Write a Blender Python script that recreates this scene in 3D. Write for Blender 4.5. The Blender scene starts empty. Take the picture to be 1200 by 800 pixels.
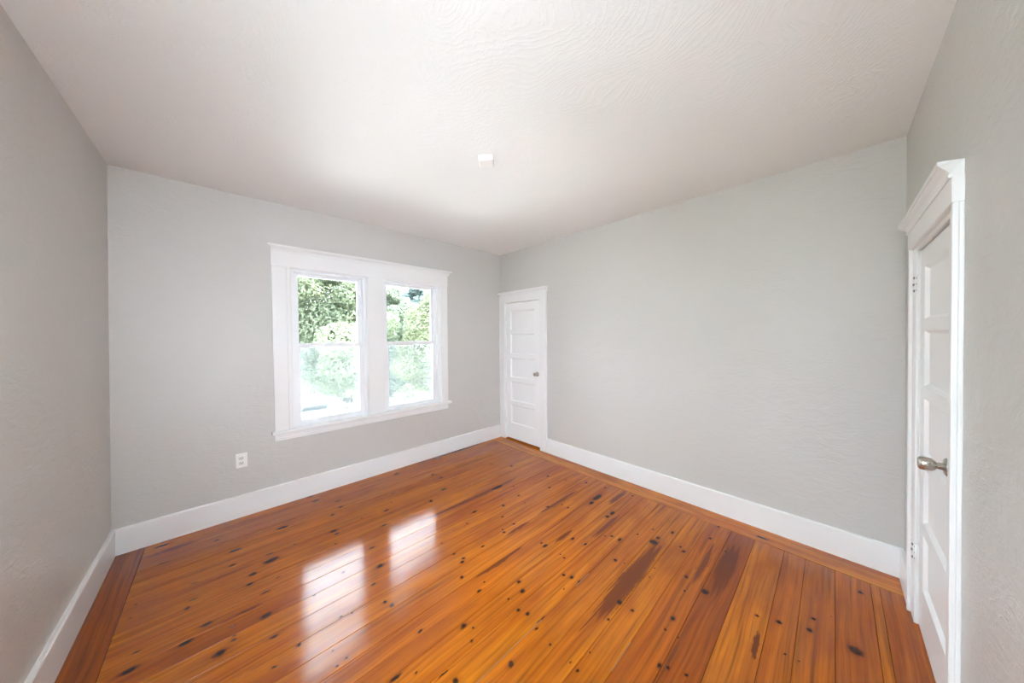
import bpy, bmesh, math, random
import numpy as np
from mathutils import Vector, Matrix

random.seed(7)
scene = bpy.context.scene
COL = scene.collection

# ------------------------------------------------------------------ camera
CAM_H = 1.4567
F_PX = 358.3235
YAW, PITCH, ROLL = 0.7591, -0.0204, -0.0068
fw = Vector((math.sin(YAW), math.cos(YAW), 0)); rt = Vector((math.cos(YAW), -math.sin(YAW), 0)); up = Vector((0, 0, 1))
fw2 = math.cos(PITCH) * fw + math.sin(PITCH) * up
up2 = math.cos(PITCH) * up - math.sin(PITCH) * fw
r3 = math.cos(ROLL) * rt + math.sin(ROLL) * up2
u3 = math.cos(ROLL) * up2 - math.sin(ROLL) * rt
cam = bpy.data.cameras.new('camera')
cam.sensor_width = 36.0
cam.lens = F_PX / 1200 * 36
cam.clip_start = 0.02
cam.clip_end = 400
cam_o = bpy.data.objects.new('camera', cam)
M = Matrix((r3, u3, -fw2)).transposed().to_4x4()
M.translation = (0, 0, CAM_H)
cam_o.matrix_world = M
COL.objects.link(cam_o)
scene.camera = cam_o

# ------------------------------------------------------------------ sky, exposure
SKY = 15.5
world = bpy.data.worlds.new('overcast_sky')
scene.world = world
world.use_nodes = True
wn = world.node_tree.nodes
bg = wn['Background']
bg.inputs['Color'].default_value = (0.86, 0.95, 1.06, 1)
# overcast sky: brightest overhead, about a third of that at the horizon
tcw = wn.new('ShaderNodeTexCoord')
sep = wn.new('ShaderNodeSeparateXYZ')
mr = wn.new('ShaderNodeMapRange')
mr.inputs['From Min'].default_value = 0.0; mr.inputs['From Max'].default_value = 1.0
mr.inputs['To Min'].default_value = SKY * 0.62; mr.inputs['To Max'].default_value = SKY * 1.86
wl = world.node_tree.links
wl.new(tcw.outputs['Generated'], sep.inputs[0]); wl.new(sep.outputs['Z'], mr.inputs['Value']); wl.new(mr.outputs['Result'], bg.inputs['Strength'])
sun = bpy.data.lights.new('sun', 'SUN')
sun.energy = 70.0
sun.angle = math.radians(4)
sun.color = (1.0, 0.96, 0.90)
sun_o = bpy.data.objects.new('sun', sun)
sun_o.rotation_euler = Vector((0.80, -0.30, 0.95)).to_track_quat('Z', 'Y').to_euler()
COL.objects.link(sun_o)
vs = scene.view_settings
vs.view_transform = 'Standard'
vs.look = 'None'
vs.gamma = 1.0
vs.use_curve_mapping = False
vs.exposure = 0.05
cy = scene.cycles
cy.use_denoising = True
cy.max_bounces = 14
cy.diffuse_bounces = 10
cy.glossy_bounces = 4
cy.transparent_max_bounces = 16
cy.sample_clamp_indirect = 60.0

# ------------------------------------------------------------------ room measures (metres, camera at x=y=0)
X1, Y1, H = 2.9096, 3.308, 2.6       # right wall, window wall, ceiling
YF0, YFS = -0.300, 0.008             # door wall beside the camera (leans a little)
XL0, XLS = -0.562, 0.0135            # left wall (leans a little)
BB = 0.1756                          # baseboard height
WT = 0.15                            # wall thickness


def P_back(u, w, z): return (u, Y1 - w, z)
def P_right(u, w, z): return (X1 - w, u, z)
def P_front(u, w, z): return (u, YF0 + YFS * z + w, z)
def P_left(u, w, z): return (XL0 + XLS * z + w, u, z)
def P_world(x, y, z): return (x, y, z)


# daylight enters through the windows: portals help the sampler find the sky
def portal(name, loc, rot, sx, sy):
    l = bpy.data.lights.new(name, 'AREA')
    l.shape = 'RECTANGLE'; l.size = sx; l.size_y = sy
    l.cycles.is_portal = True
    o = bpy.data.objects.new(name, l)
    o.location = loc; o.rotation_euler = rot
    COL.objects.link(o)


portal('sky_portal_back', (1.19, Y1 + 0.16, 1.36), (math.radians(-90), 0, 0), 1.6, 1.5)
W3A, W3B = -0.05, 1.50                 # second twin window, on the left wall beside the camera
portal('sky_portal_left', (XL0 - 0.17, (W3A + W3B) / 2, 1.36), (0, math.radians(-90), 0), 1.5, 1.7)

# the photographer's flash on top of the camera, turned up and bounced off the ceiling
fl = bpy.data.lights.new('camera_flash', 'SPOT')
fl.energy = 450
fl.color = (0.82, 0.93, 1.08)
fl.spot_size = math.radians(150)
fl.spot_blend = 1.0
fl.shadow_soft_size = 0.06
fl_o = bpy.data.objects.new('camera_flash', fl)
fl_o.location = (-0.06, -0.06, CAM_H + 0.16)
fl_o.rotation_euler = Vector((-0.6, -0.6, 0.6)).to_track_quat('-Z', 'Y').to_euler()
COL.objects.link(fl_o)

# added fill spot, no real source, aimed forward to brighten the room's far end
f2 = bpy.data.lights.new('added_forward_fill', 'SPOT')
f2.energy = 195
f2.color = (0.86, 0.94, 1.06)
f2.spot_size = math.radians(96)
f2.spot_blend = 1.0
f2.shadow_soft_size = 0.12
f2_o = bpy.data.objects.new('added_forward_fill', f2)
f2_o.location = (-0.10, -0.10, 0.90)
f2_o.rotation_euler = Vector((1.9, 3.3, 0.40)).to_track_quat('-Z', 'Y').to_euler()
COL.objects.link(f2_o)

# ------------------------------------------------------------------ material helpers
def new_mat(name):
    m = bpy.data.materials.new(name)
    m.use_nodes = True
    nt = m.node_tree
    b = nt.nodes['Principled BSDF']
    return m, nt, b


def nd(nt, typ, **kw):
    n = nt.nodes.new(typ)
    for k, v in kw.items():
        setattr(n, k, v)
    return n


def setin(n, **kw):
    for k, v in kw.items():
        n.inputs[k.replace('_', ' ')].default_value = v


def ramp(nt, src, stops):
    r = nd(nt, 'ShaderNodeValToRGB')
    el = r.color_ramp.elements
    while len(el) > 1:
        el.remove(el[-1])
    el[0].position = stops[0][0]; el[0].color = stops[0][1]
    for p, c in stops[1:]:
        e = el.new(p); e.color = c
    nt.links.new(src, r.inputs['Fac'])
    return r


def g(v): return (v, v, v, 1)


def coords(nt, scale=(1, 1, 1), loc=(0, 0, 0), kind='Object', rot=(0, 0, 0)):
    t = nd(nt, 'ShaderNodeTexCoord')
    mp = nd(nt, 'ShaderNodeMapping')
    mp.inputs['Scale'].default_value = scale
    mp.inputs['Location'].default_value = loc
    mp.inputs['Rotation'].default_value = rot
    nt.links.new(t.outputs[kind], mp.inputs['Vector'])
    return mp.outputs['Vector']


def noise(nt, vec, scale, detail=4, rough=0.5, dist=0.0):
    n = nd(nt, 'ShaderNodeTexNoise')
    setin(n, Scale=scale, Detail=detail, Roughness=rough, Distortion=dist)
    nt.links.new(vec, n.inputs['Vector'])
    return n.outputs['Fac']


def math_n(nt, op, a, b=None, clamp=False):
    n = nd(nt, 'ShaderNodeMath', operation=op)
    n.use_clamp = clamp
    for i, v in enumerate((a, b)):
        if v is None: continue
        if isinstance(v, (int, float)): n.inputs[i].default_value = v
        else: nt.links.new(v, n.inputs[i])
    return n.outputs[0]


def mix_col(nt, fac, a, b, typ='MIX'):
    n = nd(nt, 'ShaderNodeMix', data_type='RGBA', blend_type=typ)
    for s, v in ((0, fac), (6, a), (7, b)):
        if isinstance(v, (int, float)): n.inputs[s].default_value = v
        elif isinstance(v, tuple): n.inputs[s].default_value = v
        else: nt.links.new(v, n.inputs[s])
    return n.outputs[2]


def bump(nt, b, h, strength, dist):
    n = nd(nt, 'ShaderNodeBump')
    setin(n, Strength=strength, Distance=dist)
    nt.links.new(h, n.inputs['Height'])
    nt.links.new(n.outputs['Normal'], b.inputs['Normal'])
    return n


def wall_paint(name, col, horizontal_axis, amp=1.0, rough=0.42):
    m, nt, b = new_mat(name)
    v = coords(nt)
    # skim coat: broad lumps, trowel sweeps and fine stipple
    sc = (1.3, 1.3, 3.2)
    v2 = coords(nt, scale=sc)
    lump = noise(nt, v, 2.6, 3, 0.5, 0.4)
    sweep = noise(nt, v2, 7.0, 5, 0.62, 1.6)
    ridge = nd(nt, 'ShaderNodeTexVoronoi', feature='DISTANCE_TO_EDGE')
    setin(ridge, Scale=3.1)
    nv = nd(nt, 'ShaderNodeVectorMath', operation='MULTIPLY_ADD')
    nn = nd(nt, 'ShaderNodeTexNoise'); setin(nn, Scale=3.0, Detail=3)
    nt.links.new(v2, nn.inputs['Vector'])
    nt.links.new(nn.outputs['Color'], nv.inputs[0]); nv.inputs[1].default_value = (0.9, 0.9, 0.9)
    nt.links.new(v2, nv.inputs[2]); nt.links.new(nv.outputs[0], ridge.inputs['Vector'])
    rd = ramp(nt, ridge.outputs['Distance'], [(0.0, g(1)), (0.018, g(0.25)), (0.05, g(0))]).outputs['Color']
    spot = noise(nt, v, 1.1, 2, 0.5)
    mask = ramp(nt, spot, [(0.50, g(0)), (0.62, g(1))]).outputs['Color']
    rdm = mix_col(nt, 1.0, rd, mask, 'MULTIPLY')
    fine = noise(nt, v, 130, 2, 0.5)
    h = math_n(nt, 'ADD', math_n(nt, 'MULTIPLY', lump, 2.2), math_n(nt, 'MULTIPLY', sweep, 0.9))
    h = math_n(nt, 'ADD', h, math_n(nt, 'MULTIPLY', rdm, 0.30))
    h = math_n(nt, 'ADD', h, math_n(nt, 'MULTIPLY', fine, 0.04))
    bump(nt, b, h, 0.55 * amp, 0.006)
    tint = noise(nt, v, 0.9, 2)
    c = mix_col(nt, tint, tuple(x * 0.97 for x in col) + (1,), tuple(x * 1.03 for x in col) + (1,))
    nt.links.new(c, b.inputs['Base Color'])
    setin(b, Roughness=rough)
    b.inputs['Specular IOR Level'].default_value = 0.42
    return m


def ceiling_paint():
    m, nt, b = new_mat('ceiling_swirl_plaster')
    v = coords(nt)
    nn = nd(nt, 'ShaderNodeTexNoise'); setin(nn, Scale=1.3, Detail=2)
    nt.links.new(v, nn.inputs['Vector'])
    nv = nd(nt, 'ShaderNodeVectorMath', operation='MULTIPLY_ADD')
    nt.links.new(nn.outputs['Color'], nv.inputs[0]); nv.inputs[1].default_value = (1.1, 1.1, 0)
    nt.links.new(v, nv.inputs[2])
    wv = nd(nt, 'ShaderNodeTexWave', wave_type='RINGS', rings_direction='Z', wave_profile='SIN')
    setin(wv, Scale=11.0, Distortion=9.0, Detail=4.0, Detail_Scale=2.2, Detail_Roughness=0.65)
    nt.links.new(nv.outputs[0], wv.inputs['Vector'])
    sw = ramp(nt, wv.outputs['Fac'], [(0.35, g(0)), (0.8, g(0.5)), (1, g(1))]).outputs['Color']
    patch = ramp(nt, noise(nt, v, 1.7, 3, 0.6), [(0.3, g(0.35)), (0.7, g(1))]).outputs['Color']
    sw = mix_col(nt, 1.0, sw, patch, 'MULTIPLY')
    lump = noise(nt, v, 3.2, 4, 0.55, 0.8)
    fine = noise(nt, v, 60, 3, 0.5)
    h = math_n(nt, 'ADD', math_n(nt, 'MULTIPLY', sw, 0.20), math_n(nt, 'MULTIPLY', lump, 0.8))
    h = math_n(nt, 'ADD', h, math_n(nt, 'MULTIPLY', fine, 0.06))
    bump(nt, b, h, 0.55, 0.006)
    b.inputs['Base Color'].default_value = (0.83, 0.828, 0.81, 1)
    setin(b, Roughness=0.6)
    return m


def paint(name, col, rough=0.35, bmp=0.15):
    m, nt, b = new_mat(name)
    v = coords(nt)
    h = noise(nt, v, 28, 3, 0.5)
    bump(nt, b, h, bmp, 0.002)
    c = mix_col(nt, noise(nt, v, 5, 2), tuple(x * 0.975 for x in col) + (1,), tuple(min(1, x * 1.02) for x in col) + (1,))
    nt.links.new(c, b.inputs['Base Color'])
    setin(b, Roughness=rough)
    return m


def metal(name, col, rough):
    m, nt, b = new_mat(name)
    v = coords(nt, scale=(1, 1, 30))
    n = noise(nt, v, 40, 2)
    r = math_n(nt, 'ADD', math_n(nt, 'MULTIPLY', n, 0.12), rough - 0.06)
    nt.links.new(r, b.inputs['Roughness'])
    b.inputs['Base Color'].default_value = col + (1,)
    setin(b, Metallic=1.0)
    return m


def flat(name, col, rough=0.5):
    m, nt, b = new_mat(name)
    n = noise(nt, coords(nt), 18, 2)
    c = mix_col(nt, n, tuple(x * 0.9 for x in col) + (1,), tuple(min(1, x * 1.08) for x in col) + (1,))
    nt.links.new(c, b.inputs['Base Color'])
    setin(b, Roughness=rough)
    return m


def glass_mat():
    m, nt, b = new_mat('window_glass')
    nt.nodes.remove(b)
    out = nt.nodes['Material Output']
    tr = nd(nt, 'ShaderNodeBsdfTransparent'); tr.inputs['Color'].default_value = (0.95, 0.975, 0.965, 1)
    gl = nd(nt, 'ShaderNodeBsdfGlossy'); gl.inputs['Roughness'].default_value = 0.02
    fr = nd(nt, 'ShaderNodeFresnel'); fr.inputs['IOR'].default_value = 1.45
    wob = nd(nt, 'ShaderNodeBump'); setin(wob, Strength=0.05, Distance=0.002)
    nt.links.new(noise(nt, coords(nt), 6, 2), wob.inputs['Height'])
    nt.links.new(wob.outputs['Normal'], gl.inputs['Normal'])
    mx = nd(nt, 'ShaderNodeMixShader')
    nt.links.new(fr.outputs[0], mx.inputs[0]); nt.links.new(tr.outputs[0], mx.inputs[1]); nt.links.new(gl.outputs[0], mx.inputs[2])
    nt.links.new(mx.outputs[0], out.inputs['Surface'])
    return m


def screen_mat():
    m, nt, b = new_mat('insect_screen_mesh')
    out = nt.nodes['Material Output']
    tr = nd(nt, 'ShaderNodeBsdfTransparent')
    b.inputs['Base Color'].default_value = (0.62, 0.66, 0.68, 1)
    setin(b, Roughness=0.6)
    mx = nd(nt, 'ShaderNodeMixShader')
    n = noise(nt, coords(nt), 5, 2)
    f = math_n(nt, 'ADD', math_n(nt, 'MULTIPLY', n, 0.05), 0.14)
    nt.links.new(f, mx.inputs[0])
    nt.links.new(tr.outputs[0], mx.inputs[1]); nt.links.new(b.outputs[0], mx.inputs[2])
    nt.links.new(mx.outputs[0], out.inputs['Surface'])
    return m


WALL_COL = (0.55, 0.536, 0.508)
M_wall_b = wall_paint('grey_wall_paint_window_side', WALL_COL, 'x', 1.0)
M_wall_r = wall_paint('grey_wall_paint_long_side', WALL_COL, 'y', 0.9)
M_wall_l = wall_paint('grey_wall_paint_left_side', WALL_COL, 'y', 0.8, 0.36)
M_wall_f = wall_paint('grey_wall_paint_door_side', WALL_COL, 'x', 1.3)
M_ceil = ceiling_paint()
M_trim = paint('white_trim_paint', (0.785, 0.785, 0.775), 0.32)
M_door = paint('white_door_paint', (0.82, 0.82, 0.815), 0.34)
M_vinyl = paint('white_vinyl_frame', (0.80, 0.81, 0.82), 0.4, 0.05)
M_plate = paint('white_plastic', (0.86, 0.84, 0.81), 0.35, 0.02)
M_recep = paint('receptacle_plastic', (0.74, 0.72, 0.69), 0.35, 0.02)
M_dark = flat('dark_slot', (0.03, 0.03, 0.03), 0.6)
M_nickel = metal('satin_nickel', (0.50, 0.47, 0.42), 0.28)
M_steel = metal('hinge_screw_steel', (0.25, 0.24, 0.22), 0.4)
M_glass = glass_mat()
M_screen = screen_mat()
M_sub = flat('dark_subfloor', (0.05, 0.03, 0.015), 0.8)
M_out = flat('outside_siding', (0.6, 0.6, 0.58), 0.7)

# ------------------------------------------------------------------ object helpers
ORG = {}


def link(o, parent, org):
    COL.objects.link(o)
    if parent is not None:
        o.parent = parent
        p = ORG[parent.name]
        o.location = Vector(org) - Vector(p)
    else:
        o.location = org
    ORG[o.name] = tuple(org)
    return o


def from_bm(name, bm, mat, parent=None, org=None, smooth=False):
    bmesh.ops.recalc_face_normals(bm, faces=bm.faces[:])
    xs = [v.co for v in bm.verts]
    if org is None:
        lo = [min(c[i] for c in xs) for i in range(3)]; hi = [max(c[i] for c in xs) for i in range(3)]
        org = ((lo[0] + hi[0]) / 2, (lo[1] + hi[1]) / 2, lo[2])
    for v in bm.verts:
        v.co -= Vector(org)
    me = bpy.data.meshes.new(name)
    bm.to_mesh(me); bm.free()
    me.materials.append(mat)
    if smooth:
        for p in me.polygons: p.use_smooth = True
    o = bpy.data.objects.new(name, me)
    return link(o, parent, org)


def empty(name, org, parent=None):
    o = bpy.data.objects.new(name, None)
    o.empty_display_size = 0.1
    return link(o, parent, org)


def tag(o, label, cat=None, kind=None, group=None):
    o['label'] = label
    if cat: o['category'] = cat
    if kind: o['kind'] = kind
    if group: o['group'] = group
    return o


def add_box(bm, P, u0, u1, w0, w1, z0, z1, bev=0.0):
    t = bmesh.new()
    vs_ = [t.verts.new(P(u, w, z)) for u in (u0, u1) for w in (w0, w1) for z in (z0, z1)]
    for f in ((0, 1, 3, 2), (4, 6, 7, 5), (0, 4, 5, 1), (2, 3, 7, 6), (0, 2, 6, 4), (1, 5, 7, 3)):
        t.faces.new([vs_[i] for i in f])
    bmesh.ops.recalc_face_normals(t, faces=t.faces[:])
    if bev:
        bmesh.ops.bevel(t, geom=t.edges[:], offset=bev, segments=1, affect='EDGES', clamp_overlap=True)
    me = bpy.data.meshes.new('tmp'); t.to_mesh(me); t.free()
    bm.from_mesh(me); bpy.data.meshes.remove(me)


def box(name, P, u0, u1, w0, w1, z0, z1, mat, parent=None, bev=0.0, org=None):
    bm = bmesh.new()
    add_box(bm, P, u0, u1, w0, w1, z0, z1, bev)
    return from_bm(name, bm, mat, parent, org)


def profile(name, P, u0, u1, poly, mat, parent=None, inset=None):
    """poly: (w, z) outline, swept from u0 to u1; inset(w) shortens ends for mitred returns"""
    bm = bmesh.new()
    a = [bm.verts.new(P(u0 + (inset(w) if inset else 0), w, z)) for w, z in poly]
    b = [bm.verts.new(P(u1 - (inset(w) if inset else 0), w, z)) for w, z in poly]
    n = len(poly)
    for i in range(n):
        j = (i + 1) % n
        bm.faces.new((a[i], a[j], b[j], b[i]))
    bm.faces.new(a); bm.faces.new(b[::-1])
    return from_bm(name, bm, mat, parent)


def lathe(bm, centre, axis, prof, seg=20):
    """prof: (distance along axis, radius)"""
    ax = Vector(axis).normalized()
    t = Vector((0, 0, 1)) if abs(ax.z) < 0.9 else Vector((1, 0, 0))
    e1 = ax.cross(t).normalized(); e2 = ax.cross(e1)
    rings = []
    for d, r in prof:
        rings.append([bm.verts.new(Vector(centre) + ax * d + (e1 * math.cos(2 * math.pi * k / seg) + e2 * math.sin(2 * math.pi * k / seg)) * r) for k in range(seg)])
    for A, B in zip(rings, rings[1:]):
        for k in range(seg):
            bm.faces.new((A[k], A[(k + 1) % seg], B[(k + 1) % seg], B[k]))
    bm.faces.new(rings[0][::-1]); bm.faces.new(rings[-1])


def lathe_obj(name, centre, axis, prof, mat, parent=None, seg=20):
    bm = bmesh.new()
    lathe(bm, centre, axis, prof, seg)
    o = from_bm(name, bm, mat, parent)
    for p in o.data.polygons:
        p.use_smooth = len(p.vertices) == 4
    return o


# ------------------------------------------------------------------ room shell
WIN_U = [(0.445, 1.09), (1.25, 1.925)]
WIN_Z0, WIN_Z1 = 0.645, 2.062


def wall_with_hole(name, P, u0, u1, holes, mat, label):
    bm = bmesh.new()
    # holes: list of (ua, ub, za, zb) sorted by u
    cur = u0
    for ua, ub, za, zb in holes:
        add_box(bm, P, cur, ua, -WT, 0, -0.05, H + 0.05)
        if za > 0: add_box(bm, P, ua, ub, -WT, 0, -0.05, za)
        add_box(bm, P, ua, ub, -WT, 0, zb, H + 0.05)
        cur = ub
    add_box(bm, P, cur, u1, -WT, 0, -0.05, H + 0.05)
    bmesh.ops.remove_doubles(bm, verts=bm.verts[:], dist=1e-5)
    o = from_bm(name, bm, mat)
    return tag(o, label, kind='structure')


FD = (2.545, 3.19, 1.905)      # far door opening: y range, head height
ND = (1.860, 2.49, 1.860)      # near door opening: x range, head height
wall_with_hole('wall_back', P_back, -0.80, X1 + WT, [(0.43, 1.94, 0.62, 2.08)], M_wall_b, 'grey plaster wall holding the white twin window')
wall_with_hole('wall_right', P_right, -0.45, Y1 + WT, [(FD[0] - 0.012, FD[1] + 0.012, 0, FD[2] + 0.012)], M_wall_r, 'long bare grey plaster wall right of the corner door')
wall_with_hole('wall_left', P_left, -0.45, Y1 + WT, [(W3A, W3B, 0.62, 2.08)], M_wall_l, 'darker grey plaster wall along the left edge')
wall_with_hole('wall_front', P_front, -0.75, X1 + WT, [(ND[0] - 0.012, ND[1] + 0.012, 0, ND[2] + 0.012)], M_wall_f, 'grey plaster wall with near panel door at right edge')
tag(box('ceiling', P_world, -0.75, X1 + WT, -0.45, Y1 + WT, H, H + 0.08, M_ceil), 'off-white ceiling with swirled plaster texture', kind='structure')


# baseboards: plain board with a slightly rounded top edge
def baseboard(name, P, u0, u1, label, parent=None):
    t = 0.020
    poly = [(0, 0), (t, 0), (t, BB - 0.006), (t - 0.004, BB - 0.001), (t - 0.008, BB), (0, BB)]
    o = profile(name, P, u0, u1, poly, M_trim, parent)
    return tag(o, label, kind='structure') if label else o


baseboard('baseboard_back', P_back, XL0 + 0.004, X1 - 0.024, 'tall white baseboard under the twin window')
baseboard('baseboard_right', P_right, YF0 + 0.004, 2.434, 'tall white baseboard along the long right wall')
baseboard('baseboard_left', P_left, YF0, Y1 - 0.021, 'tall white baseboard along the left wall')
baseboard('baseboard_front', P_front, 2.602, X1 - 0.021, 'short white baseboard between near door and corner')

# ------------------------------------------------------------------ windows
def crown(P, name, u0, u1, z0, z1, out, parent, base=0.022):
    hgt = z1 - z0
    d = out - base
    poly = [(0, z0), (base + 0.004, z0), (base + 0.006, z0 + 0.12 * hgt), (base + 0.10 * d, z0 + 0.28 * hgt), (base + 0.30 * d, z0 + 0.45 * hgt),
            (base + 0.62 * d, z0 + 0.58 * hgt), (base + 0.78 * d, z0 + 0.66 * hgt), (base + 0.80 * d, z0 + 0.72 * hgt), (out, z0 + 0.74 * hgt), (out, z1), (0, z1)]
    return profile(name, P, u0, u1, poly, M_trim, parent, inset=lambda w: (out - max(w, base)) * 0.8)


def double_hung(name, P, ua, ub, label):
    root = empty(name, P((ua + ub) / 2, 0, WIN_Z0))
    tag(root, label, kind='structure')
    z0, z1 = WIN_Z0, WIN_Z1
    # reveal lining and vinyl insert frame (one ring)
    bm = bmesh.new()
    add_box(bm, P, ua - 0.013, ua + 0.004, -WT + 0.01, 0.0, z0 - 0.02, z1)
    add_box(bm, P, ub - 0.004, ub + 0.013, -WT + 0.01, 0.0, z0 - 0.02, z1)
    add_box(bm, P, ua - 0.013, ub + 0.013, -WT + 0.01, 0.0, z1 - 0.004, z1 + 0.016)
    from_bm('jamb', bm, M_trim, root)
    bm = bmesh.new()
    fi = 0.030
    add_box(bm, P, ua + 0.004, ua + fi, -0.125, -0.028, z0, z1 - 0.004)
    add_box(bm, P, ub - fi, ub - 0.004, -0.125, -0.028, z0, z1 - 0.004)
    add_box(bm, P, ua + fi, ub - fi, -0.125, -0.028, z1 - 0.024, z1 - 0.004)
    add_box(bm, P, ua + fi, ub - fi, -0.125, -0.028, z0 - 0.02, z0 + 0.018)
    from_bm('window_frame', bm, M_vinyl, root)
    zm0, zm1 = 1.357, 1.395

    def sash(nm, w0, w1, za, zb, bot, top):
        s = 0.040
        a, b = ua + fi, ub - fi
        bm = bmesh.new()
        add_box(bm, P, a, a + s, w0, w1, za, zb, 0.002)
        add_box(bm, P, b - s, b, w0, w1, za, zb, 0.002)
        add_box(bm, P, a + s - 0.002, b - s + 0.002, w0, w1, za, za + bot, 0.002)
        add_box(bm, P, a + s - 0.002, b - s + 0.002, w0, w1, zb - top, zb, 0.002)
        o = from_bm(nm, bm, M_vinyl, root)
        wm = (w0 + w1) / 2
        box('glass_pane', P, a + s - 0.004, b - s + 0.004, wm - 0.002, wm + 0.002, za + bot - 0.004, zb - top + 0.004, M_glass, o)
        return o
    lo = sash('lower_sash', -0.072, -0.042, z0 + 0.018, zm1, 0.032, zm1 - zm0)
    sash('upper_sash', -0.112, -0.082, zm0, z1 - 0.024, zm1 - zm0, 0.026)
    uc = (ua + ub) / 2
    lk = box('sash_lock', P, uc - 0.025, uc + 0.025, -0.070, -0.046, zm1, zm1 + 0.008, M_vinyl, lo, 0.002)
    for d in (-0.16, 0.16):
        box('lift_tab', P, uc + d - 0.03, uc + d + 0.03, -0.044, -0.034, z0 + 0.022, z0 + 0.028, M_vinyl, lo, 0.001)
    sc = box('insect_screen', P, ua + fi, ub - fi, -0.1225, -0.1215, z0 + 0.018, zm0 + 0.01, M_screen, root)
    bm = bmesh.new()
    for q in ((ua + fi, ua + fi + 0.014, z0 + 0.018, zm0 + 0.02), (ub - fi - 0.014, ub - fi, z0 + 0.018, zm0 + 0.02)):
        add_box(bm, P, q[0], q[1], -0.127, -0.117, q[2], q[3])
    add_box(bm, P, ua + fi + 0.014, ub - fi - 0.014, -0.127, -0.117, zm0 + 0.006, zm0 + 0.02)
    add_box(bm, P, ua + fi + 0.014, ub - fi - 0.014, -0.127, -0.117, z0 + 0.018, z0 + 0.032)
    from_bm('screen_frame', bm, M_vinyl, sc)
    return root


def window_trim(name, P, edges, label):
    (a0, a1), (b0, b1) = edges
    L, R = a0 - (0.130 if name == 'trim_1' else 0.095), b1 + 0.100
    root = empty(name, P((L + R) / 2, 0, 0.555))
    tag(root, label, kind='structure')
    t = 0.022

    def casing(u0, u1, bead):
        o = box('casing', P, u0, u1, 0, t, WIN_Z0, WIN_Z1, M_trim, root, 0.002)
        return o
    casing(L, a0, 'r'); casing(a1, b0, 'b'); casing(b1, R, 'l')
    # raised inner bead at each opening side
    for u0, u1 in ((a0 - 0.030, a0 + 0.002), (b1 - 0.002, b1 + 0.026)):
        box('inner_bead', P, u0, u1, t - 0.002, t + 0.006, WIN_Z0, WIN_Z1, M_trim, root, 0.003)
    box('head_casing', P, L - 0.004, R + 0.004, 0, t + 0.004, WIN_Z1, 2.196, M_trim, root, 0.002)
    crown(P, 'crown_moulding', L - 0.026, R + 0.046, 2.192, 2.241, 0.060, root, 0.026)
    box('stool', P, L - 0.022, R + 0.034, -0.046, 0.050, 0.617, WIN_Z0, M_trim, root, 0.005)
    poly = [(0, 0.555), (0.010, 0.555), (0.014, 0.560), (0.011, 0.566), (0.017, 0.570), (0.017, 0.584), (0.014, 0.587), (0.017, 0.590), (0.017, 0.617), (0, 0.617)]
    profile('apron', P, L, R, poly, M_trim, root)
    # outer sill so that daylight is bounded by real depth
    box('outer_sill', P, L + 0.06, R - 0.03, -WT - 0.04, -0.046, 0.60, 0.642, M_trim, root)
    box('mullion_post', P, a1 + 0.004, b0 - 0.004, -WT + 0.005, 0, 0.62, 2.08, M_trim, root)
    return root


window_trim('trim_1', P_back, WIN_U, 'white casing with crown and sill around the twin window')
double_hung('window_1', P_back, *WIN_U[0], 'left double-hung window showing a leafy tree and pale car')
double_hung('window_2', P_back, *WIN_U[1], 'right double-hung window next to the corner door')
WL = [(W3A + 0.015, (W3A + W3B) / 2 - 0.08), ((W3A + W3B) / 2 + 0.08, W3B - 0.015)]
window_trim('trim_4', P_left, WL, 'white casing around the side twin window beside the viewer')
double_hung('window_3', P_left, *WL[0], 'side double-hung window beside the viewer, nearer the door wall')
double_hung('window_4', P_left, *WL[1], 'side double-hung window beside the viewer, nearer the twin window')



# ------------------------------------------------------------------ doors
def panel_door(name, P, ua, ub, ztop, face, label, z0=0.018, hinge_low=True, panels=None, inset_u=(0.10, 0.085)):
    """face: w of the leaf face (negative = recessed)"""
    root = empty(name, P((ua + ub) / 2, face, z0))
    tag(root, label, kind='structure')
    T = 0.035
    a, b = ua + 0.004, ub - 0.004
    w0, w1 = face - T, face
    s0, s1 = inset_u
    box('stile', P, a, a + s0, w0, w1, z0, ztop, M_door, root, 0.0015)
    box('stile', P, b - s1, b, w0, w1, z0, ztop, M_door, root, 0.0015)
    zs = [z0] + [z for p in panels for z in p] + [ztop]
    for k in range(0, len(zs), 2):
        box('rail', P, a + s0 - 0.001, b - s1 + 0.001, w0, w1, zs[k], zs[k + 1], M_door, root, 0.0015)
    for za, zb in panels:
        # recessed flat panel with sloped sticking on all four sides
        bm = bmesh.new()
        u0, u1 = a + s0, b - s1
        rec, m = 0.013, 0.013
        O = [P(u, face - 0.001, z) for u, z in ((u0, za), (u1, za), (u1, zb), (u0, zb))]
        I = [P(u, face - rec, z) for u, z in ((u0 + m, za + m), (u1 - m, za + m), (u1 - m, zb - m), (u0 + m, zb - m))]
        Bk = [P(u, face - rec - 0.010, z) for u, z in ((u0, za), (u1, za), (u1, zb), (u0, zb))]
        O = [bm.verts.new(v) for v in O]; I = [bm.verts.new(v) for v in I]; Bk = [bm.verts.new(v) for v in Bk]
        for k in range(4):
            j = (k + 1) % 4
            bm.faces.new((O[k], O[j], I[j], I[k])); bm.faces.new((Bk[k], Bk[j], O[j], O[k]))
        bm.faces.new(I); bm.faces.new(Bk[::-1])
        from_bm('panel', bm, M_door, root)
    return root


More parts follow.
